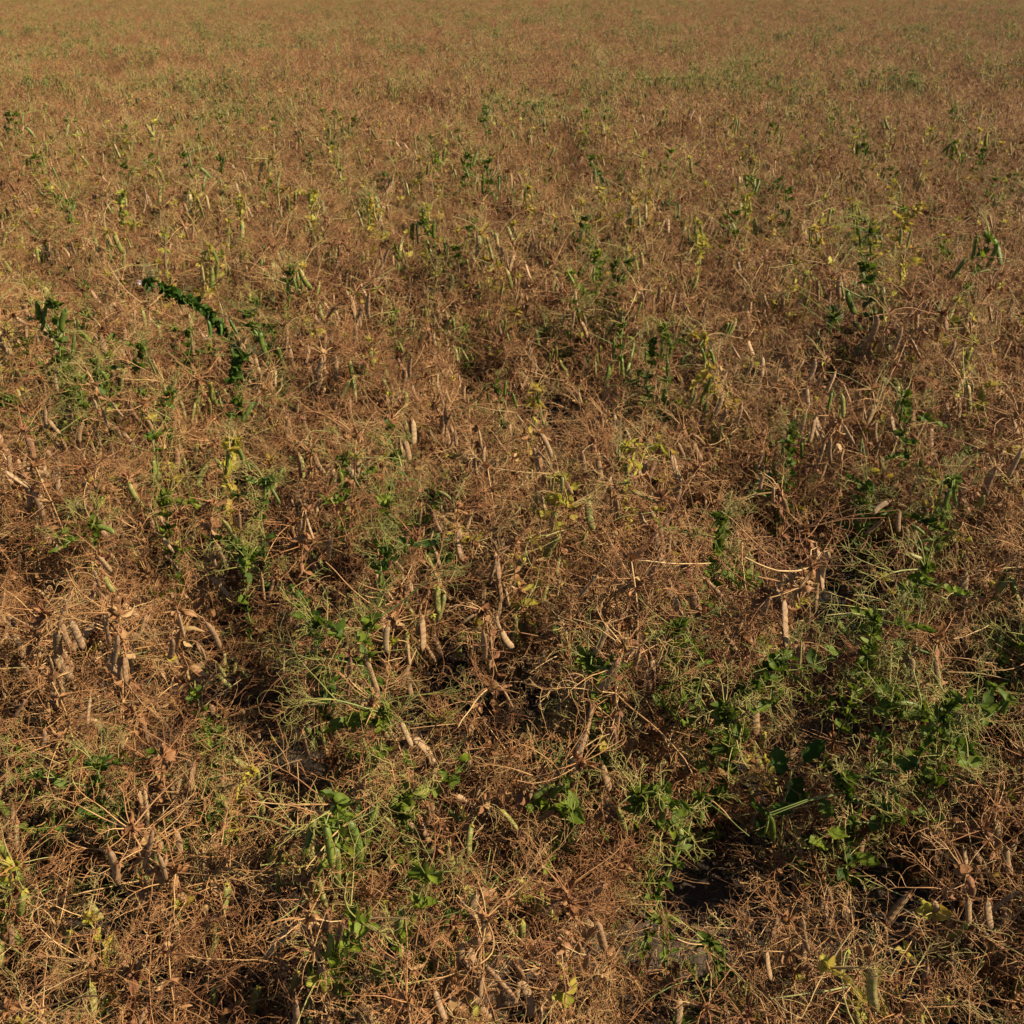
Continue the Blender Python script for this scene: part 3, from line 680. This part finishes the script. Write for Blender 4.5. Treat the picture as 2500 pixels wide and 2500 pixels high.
# ------------------------------------------------------------------ broad leaved weeds
def weed(u, v, h, label, n=9, size=.045, dark=True):
    b = at_h(u, v, h); base = Vector((b.x, b.y, 0))
    r = thing('broadleaf_weed', label, 'weed', base)
    ms, ml = MB(), MB()
    Q = [Vector((random.uniform(-.008, .008), random.uniform(-.008, .008), h*i/8-.01)) for i in range(9)]
    ms.tube(Q, [.0025-.0001*i for i in range(9)], 6, 'green_stem', .4)
    link('stem', ms.mesh('stem'), r)
    for k in range(n):
        m1 = MB(); a = k*2.4; q = Q[min(8, 3+int(k*6/n))]
        d = Vector((math.cos(a), math.sin(a), random.uniform(-.2, .7))).normalized()
        pt = strand(m1, q, d, size*.6, .0011, .0009, 3, .05, .3, 'green_stem', .5)
        leaf(m1, pt[-1], d, Vector((0, 0, 1)), size*random.uniform(.8, 1.2), size*.42, .22, .25, 'dark_leaf' if dark else 'green_leaf', random.random(), 12, 7, .05, 'lobed')
        link('leaf', m1.mesh('leaf'), r)
    clear.append((u-60, u+60, v-40, v+40, b.y))
weed(1935, 1880, .30, 'dark green lobed leaved weed low in the crop, lower right', 9, .05)
weed(1730, 1900, .26, 'pale grey green scalloped weed right of the bottom centre', 7, .035, False)
weed(2050, 1985, .28, 'bright green broad leaved weed at the bottom right', 8, .045, False)
weed(1365, 1555, .40, 'slim green weed with small notched leaves among brown pea stems', 7, .025, False)

# ------------------------------------------------------------------ filler plants
GAPS = [(1375, 1820, 45, 75), (1020, 1760, 50, 75), (230, 1705, 60, 35), (2010, 1450, 120, 60), (2035, 1790, 50, 50),
        (1205, 1075, 22, 14), (1340, 1020, 30, 40), (880, 1480, 25, 22), (350, 1900, 50, 30), (1620, 1690, 35, 30), (1960, 1700, 35, 35),
        (1000, 1640, 25, 25), (1150, 1690, 25, 30), (1560, 1200, 18, 18), (540, 1690, 50, 28), (1840, 1430, 50, 35), (760, 1400, 20, 20), (330, 1130, 25, 20),
        (470, 1330, 30, 20), (1300, 1150, 20, 14), (1900, 1780, 30, 40), (420, 1780, 30, 25), (1780, 1180, 22, 16), (2150, 1440, 70, 30), (1280, 1780, 22, 40),
        (700, 2150, 70, 40), (1700, 2250, 80, 50), (1250, 2400, 60, 40), (300, 2300, 80, 40), (2200, 2200, 60, 50),
        (610, 1700, 30, 25), (700, 1500, 22, 18), (1120, 1330, 18, 16), (1480, 1430, 22, 18), (1700, 1560, 22, 20), (900, 1870, 30, 20), (1200, 1880, 28, 25),
        (590, 1420, 22, 16), (1090, 1570, 20, 22), (2080, 1640, 30, 22), (2250, 1640, 28, 22), (200, 1540, 20, 25), (1000, 1420, 16, 16), (1640, 1330, 18, 18), (2230, 1860, 30, 25),
        (800, 1290, 16, 14), (640, 1060, 14, 10), (1540, 1650, 22, 26), (1480, 1860, 26, 26), (640, 1900, 26, 22), (1880, 1880, 24, 20)]
def cap_height(x, y, h):
    z = .04
    while z < h+.03:
        q = proj((x, y, z))
        if q:
            u, v = q
            for (gu, gv, ru, rvv) in GAPS:
                if ((u-gu)/(ru*1.2))**2+((v-gv)/(rvv*1.2))**2 < 1: return z-.05
            for (u0, u1, v0, v1, Y) in clear:
                if y < Y-.01 and u0 < u < u1 and v0 < v < v1: return z-.06
        z += .03
    return h
pts = []
def edge(y): return .56*(y+.35)+.45
y = .42; step = .128
while y < 9:
    st = step if y < 5 else step*1.12
    x = -edge(y)
    while x < edge(y)+.5:
        pts.append((x+random.uniform(-.5, .5)*st, y+random.uniform(-.5, .5)*st)); x += st
    y += st
fill = []
for (x, y) in pts:
    h = .43 + .10*noise.noise(Vector((x*1.7, y*1.7, 5))) + random.uniform(-.06, .06)
    e0 = at_h(1265, 960, .3); e1 = at_h(1180, 925, .4)
    hollow = math.exp(-((x-e0.x)/.38)**2-((y-e0.y)/.50)**2); mound = math.exp(-((x-e1.x)/.16)**2-((y-e1.y)/.10)**2)
    h += -.25*hollow + .16*mound
    if hollow > .45 and mound < .3 and random.random() < .35: continue
    if y < 3.2: h -= .20*max(0, noise.noise(Vector((x*4.3, y*4.3, 9)))-.12)/.5
    else: h -= .12*max(0, noise.noise(Vector((x*2.6, y*2.6, 9))))/.5
    q = proj((x, y, h))
    if y < 1.4: h *= .78 + .22*max(0, (y-.7)/.7)     # the crop lies flatter near the camera
    hc = cap_height(x, y, h)
    if hc < .11: continue
    u, v = q if q else (0, 9999)
    # greener along the bottom and in the lower right of the photo, a green haze of pods at the top
    patch = noise.noise(Vector((x*1.9, y*1.3, 21)))
    gw = .012
    if 1850 < v < 2180: gw = .42
    if u > 1550 and v > 1500: gw = .30
    if u < 1000 and v < 1150 and v > 800: gw = .12
    if v < 700: gw = max(.015, .05+.22*patch)
    tw = .09 if v > 700 else max(.05, .15+.35*patch)
    if hollow > .3: gw = tw = .02
    r = random.random()
    cls = 'green' if r < gw else ('turning' if r < gw+tw else 'dry')
    if cls != 'dry' and y > 3: h *= 1.2; hc *= 1.2
    fill.append((math.hypot(x, y), x, y, min(h, hc), cls, u, v))
fill.sort()
NIND = 300-len(HEROES)
VAR = {'dry': 10, 'turning': 4, 'green': 4}
protos = {}
for cls, n in VAR.items():
    protos[cls] = []
    for i in range(n):
        pc = cls if cls != 'dry' or i % 6 else 'turning'
        hh = .40
        ms, ml, mt, pods = plant(cls, hh, 1, pc, random.choice([6, 7, 9] if cls == 'dry' else [3, 4, 5]), .35, 1, .12)
        protos[cls].append((ms.mesh('stem'), ml.mesh('leaves'), mt.mesh('tendrils'), pods))
TXT = {'dry': ('dry brown pea plant with tan pods and curled tendrils standing in the tangled crop', 'dry brown pea plants in the near crop'),
       'turning': ('yellowing pea plant with olive pods and straw coloured tendrils in the tangled crop', 'yellowing pea plants in the near crop'),
       'green': ('still green pea plant with fresh pods and pale green tendrils in the tangled crop', 'still green pea plants in the near crop')}
def copy_tree(o, parent=None):
    c = o.copy(); C.objects.link(c); c.parent = parent
    for ch in o.children: copy_tree(ch, c)
    return c
first = {}
KIND = {'dry': 'dry brown pea plant', 'turning': 'yellowing pea plant', 'green': 'still green pea plant'}
DIRS = ['right of', 'above right of', 'above', 'above left of', 'left of', 'below left of', 'below', 'below right of']
RANK = ['nearest', 'second', 'third', 'fourth', 'fifth', 'sixth', 'seventh', 'eighth', 'ninth', 'tenth', 'eleventh', 'twelfth']
vis = [f for f in fill if f[5] > -120 and f[5] < 2620 and f[6] < 2640]
ind = vis[:NIND]; iset = set((f[1], f[2]) for f in ind)
names = {}; slots = {}
for f in ind:
    bd, bi = min((math.hypot(f[5]-h_[3][0][0], f[6]-h_[3][0][1]), i) for i, h_ in enumerate(HEROES))
    hx, hy = HEROES[bi][3][0]
    sec = round(math.atan2(hy-f[6], f[5]-hx)/(PI/4)) % 8
    slots.setdefault((f[4], bi, sec), []).append((bd, f))
for (c_, bi, sec), l_ in slots.items():
    l_.sort(key=lambda q: q[0])
    for i, (bd, f) in enumerate(l_):
        names[f] = KIND[c_] + (', ' if len(l_) == 1 else ', ' + RANK[min(i, 11)] + ' one ') + DIRS[sec] + ' ' + REFS[bi]
for f in ind:
    (dd, x, y, h, cls, u, v) = f
    k = random.randrange(len(protos[cls])); sc = h/.40
    if (cls, k) not in first:
        t = thing('pea_plant', TXT[cls][0], 'pea plant', (x, y, 0), TXT[cls][1])
        s_, l_, t_, pods = protos[cls][k]
        link('stem', s_, t); link('leaves', l_, t); link('tendrils', t_, t)['kind'] = 'stuff'
        for (p, d, L, wf, roll, pc) in pods: put_pod(t, pod_matrix(p, d, L, wf, roll), pc)
        first[(cls, k)] = t
    else: t = copy_tree(first[(cls, k)])
    t['label'] = names[f]; t.location = (x, y, 0); t.rotation_euler = (random.gauss(0, .13), random.gauss(0, .13), random.random()*6.28)
    t.scale = (max(.8, sc), max(.8, sc), sc)
rest = [f for f in fill if (f[1], f[2]) not in iset]

# ------------------------------------------------------------------ one object that scatters its own plants over its own loose points
def scatter(name, label, cat, variants, points):
    """variants: list of MB; points: (x, y, z, pick, rot, scale xy, scale z)"""
    allm = MB(); vid = []
    for i, mb in enumerate(variants):
        allm.add(mb); vid += [i]*len(mb.v)
    nb = len(allm.v)
    me = bpy.data.meshes.new(name)
    me.from_pydata([tuple(x) for x in allm.v] + [(p[0], p[1], p[2]) for p in points], [], allm.f)
    used = sorted(set(allm.m)); mp = {u: i for i, u in enumerate(used)}
    for u in used: me.materials.append(M[MK[u]])
    me.polygons.foreach_set('material_index', [mp[x] for x in allm.m])
    me.polygons.foreach_set('use_smooth', [True]*len(allm.f))
    n = len(points)
    a = me.attributes.new('v', 'FLOAT', 'POINT'); a.data.foreach_set('value', allm.a+[0.]*n)
    a = me.attributes.new('s', 'FLOAT', 'POINT'); a.data.foreach_set('value', allm.s+[0.]*n)
    a = me.attributes.new('vid', 'INT', 'POINT'); a.data.foreach_set('value', vid+[-1]*n)
    a = me.attributes.new('pick', 'INT', 'POINT'); a.data.foreach_set('value', [-1]*nb+[p[3] for p in points])
    fl = [0.]*(3*nb)
    for p in points: fl += list(p[4])
    a = me.attributes.new('rot', 'FLOAT_VECTOR', 'POINT'); a.data.foreach_set('vector', fl)
    fl = [1.]*(3*nb)
    for p in points: fl += [p[5], p[5], p[6]]
    a = me.attributes.new('scl', 'FLOAT_VECTOR', 'POINT'); a.data.foreach_set('vector', fl)
    me.update()
    o = link(name, me); o['kind'] = 'stuff'; o['label'] = label; o['category'] = cat
    g = bpy.data.node_groups.new(name, 'GeometryNodeTree')
    g.interface.new_socket('Geometry', in_out='INPUT', socket_type='NodeSocketGeometry')
    g.interface.new_socket('Geometry', in_out='OUTPUT', socket_type='NodeSocketGeometry')
    N, L = g.nodes, g.links
    gi = N.new('NodeGroupInput'); go = N.new('NodeGroupOutput'); jo = N.new('GeometryNodeJoinGeometry')
    def attr(nm, ty):
        q = N.new('GeometryNodeInputNamedAttribute'); q.data_type = ty; q.inputs[0].default_value = nm
        return q.outputs[0]
    def eq(sock, val):
        c = N.new('FunctionNodeCompare'); c.data_type = 'INT'; c.operation = 'EQUAL'
        L.new(sock, c.inputs[2]); c.inputs[3].default_value = val; return c.outputs[0]
    def sep(val):
        q = N.new('GeometryNodeSeparateGeometry'); q.domain = 'POINT'
        L.new(gi.outputs[0], q.inputs[0]); L.new(eq(attr('vid', 'INT'), val), q.inputs[1]); return q.outputs[0]
    P_ = sep(-1)
    for i in range(len(variants)):
        ip = N.new('GeometryNodeInstanceOnPoints')
        L.new(P_, ip.inputs['Points']); L.new(eq(attr('pick', 'INT'), i), ip.inputs['Selection'])
        L.new(sep(i), ip.inputs['Instance']); L.new(attr('rot', 'FLOAT_VECTOR'), ip.inputs['Rotation']); L.new(attr('scl', 'FLOAT_VECTOR'), ip.inputs['Scale'])
        L.new(ip.outputs[0], jo.inputs[0])
    L.new(jo.outputs[0], go.inputs[0])
    md = o.modifiers.new('scatter', 'NODES'); md.node_group = g
    return o

def whole(cls, det, pc, npods, h=.40, mix=.12, n=1, spread=0):
    out = MB()
    for j in range(n):
        ms, ml, mt, pods = plant(cls, h*random.uniform(.85, 1.1), det, pc, npods, .35, 1 if det > .6 else .9, mix)
        one = MB(); one.add(ms); one.add(ml); one.add(mt)
        for (p, d, L, wf, roll, c_) in pods:
            one.add(random.choice(PODS[c_] if det > .6 else POD_LOD[c_]), pod_matrix(p, d, L, wf, roll))
        out.add(one, Matrix.Translation((random.uniform(-spread, spread), random.uniform(-spread, spread), 0)))
    return out
VC = ['dry']*8 + ['turning']*3 + ['green']*3
def pick(cls, C_=VC):
    return random.choice([i for i, c in enumerate(C_) if c == cls])
# --- mid field: the plants behind the 300 nearest
mid = [whole(c, .8, c if c != 'dry' or i % 5 else 'turning', random.choice([7, 9, 10] if c == 'dry' else [4, 5, 6])) for i, c in enumerate(VC)]
mp_ = [(x, y, 0, pick(cls), (random.gauss(0, .12), random.gauss(0, .12), random.random()*6.28), max(.85, h/.40), h/.40) for (dd, x, y, h, cls, u, v) in rest]
scatter('pea_crop', 'dense mass of drying pea plants continuing behind the nearest ones', 'pea crop', mid, mp_)
# --- far field
far = [whole(c, .5, (c if i % 4 else 'turning'), 6, .42, .1, 3, .13) for i, c in enumerate(VC)]
fp = []
y = 9.0
while y < 88:
    st = .21 + max(0, y-14)*.008
    x = -edge(y)
    while x < edge(y)+.6:
        q = random.random() - .5*noise.noise(Vector((x*.9, y*.35, 21))) - .2*noise.noise(Vector((x*.25, y*.09, 4))); cls = 'green' if q < -.02 else ('turning' if q < .14 else 'dry')
        s = 1 + max(0, y-16)*.012
        h = (1.0 if cls == 'dry' else 1.2)+.3*noise.noise(Vector((x*.8, y*.8, 2)))
        fp.append((x+random.uniform(-.5, .5)*st, y+random.uniform(-.5, .5)*st, 0, pick(cls), (0, 0, random.random()*6.28), s, h)); x += st
    y += st
scatter('far_pea_crop', 'far part of the drying pea field reaching to the horizon', 'pea crop', far, fp)

# ------------------------------------------------------------------ litter: a mat of fallen tendrils, stalks and leaf scraps on the soil
lit = []
for i in range(5):
    mb = MB()
    for k in range(34):
        p = Vector((random.uniform(-.09, .09), random.uniform(-.09, .09), random.uniform(.0, .05)))
        a = random.random()*2*PI
        c = 'old' if random.random() < .8 else 'dry'
        strand(mb, p, Vector((math.cos(a), math.sin(a), random.uniform(-.2, .4))), random.uniform(.03, .12), .0009, .0004, 7, .22, random.choice([0, 1, 3, 6]), c+'_stem', random.random(), 3, .03)
    for k in range(9):
        p = Vector((random.uniform(-.09, .09), random.uniform(-.09, .09), random.uniform(.0, .04)))
        leaf(mb, p, rv(), rv(), random.uniform(.012, .03), random.uniform(.004, .009), .5, .5, 'old_stem', random.random(), 4, 4, .2)
    lit.append(mb)
lp = []
y = .5
while y < 5:
    x = -edge(y)
    while x < edge(y)+.3:
        px, py = x+random.uniform(-.06, .06), y+random.uniform(-.06, .06)
        g = False; q = proj((px, py, .02))
        if q:
            for (gu, gv, ru, rvv) in GAPS:
                if ((q[0]-gu)/ru)**2+((q[1]-gv)/rvv)**2 < 1.: g = random.random() < .93
        if not g: lp.append((px, py, 0, random.randrange(5), (random.gauss(0, .1), random.gauss(0, .1), random.random()*6.28), 1, 1))
        x += .12
    y += .12
scatter('plant_litter', 'mat of fallen dry tendrils and leaf scraps on the soil', 'litter', lit, lp)
print('heroes', len(HEROES), 'individuals', len(ind), 'mid', len(mp_), 'far', len(fp), 'last y', ind[-1][2])
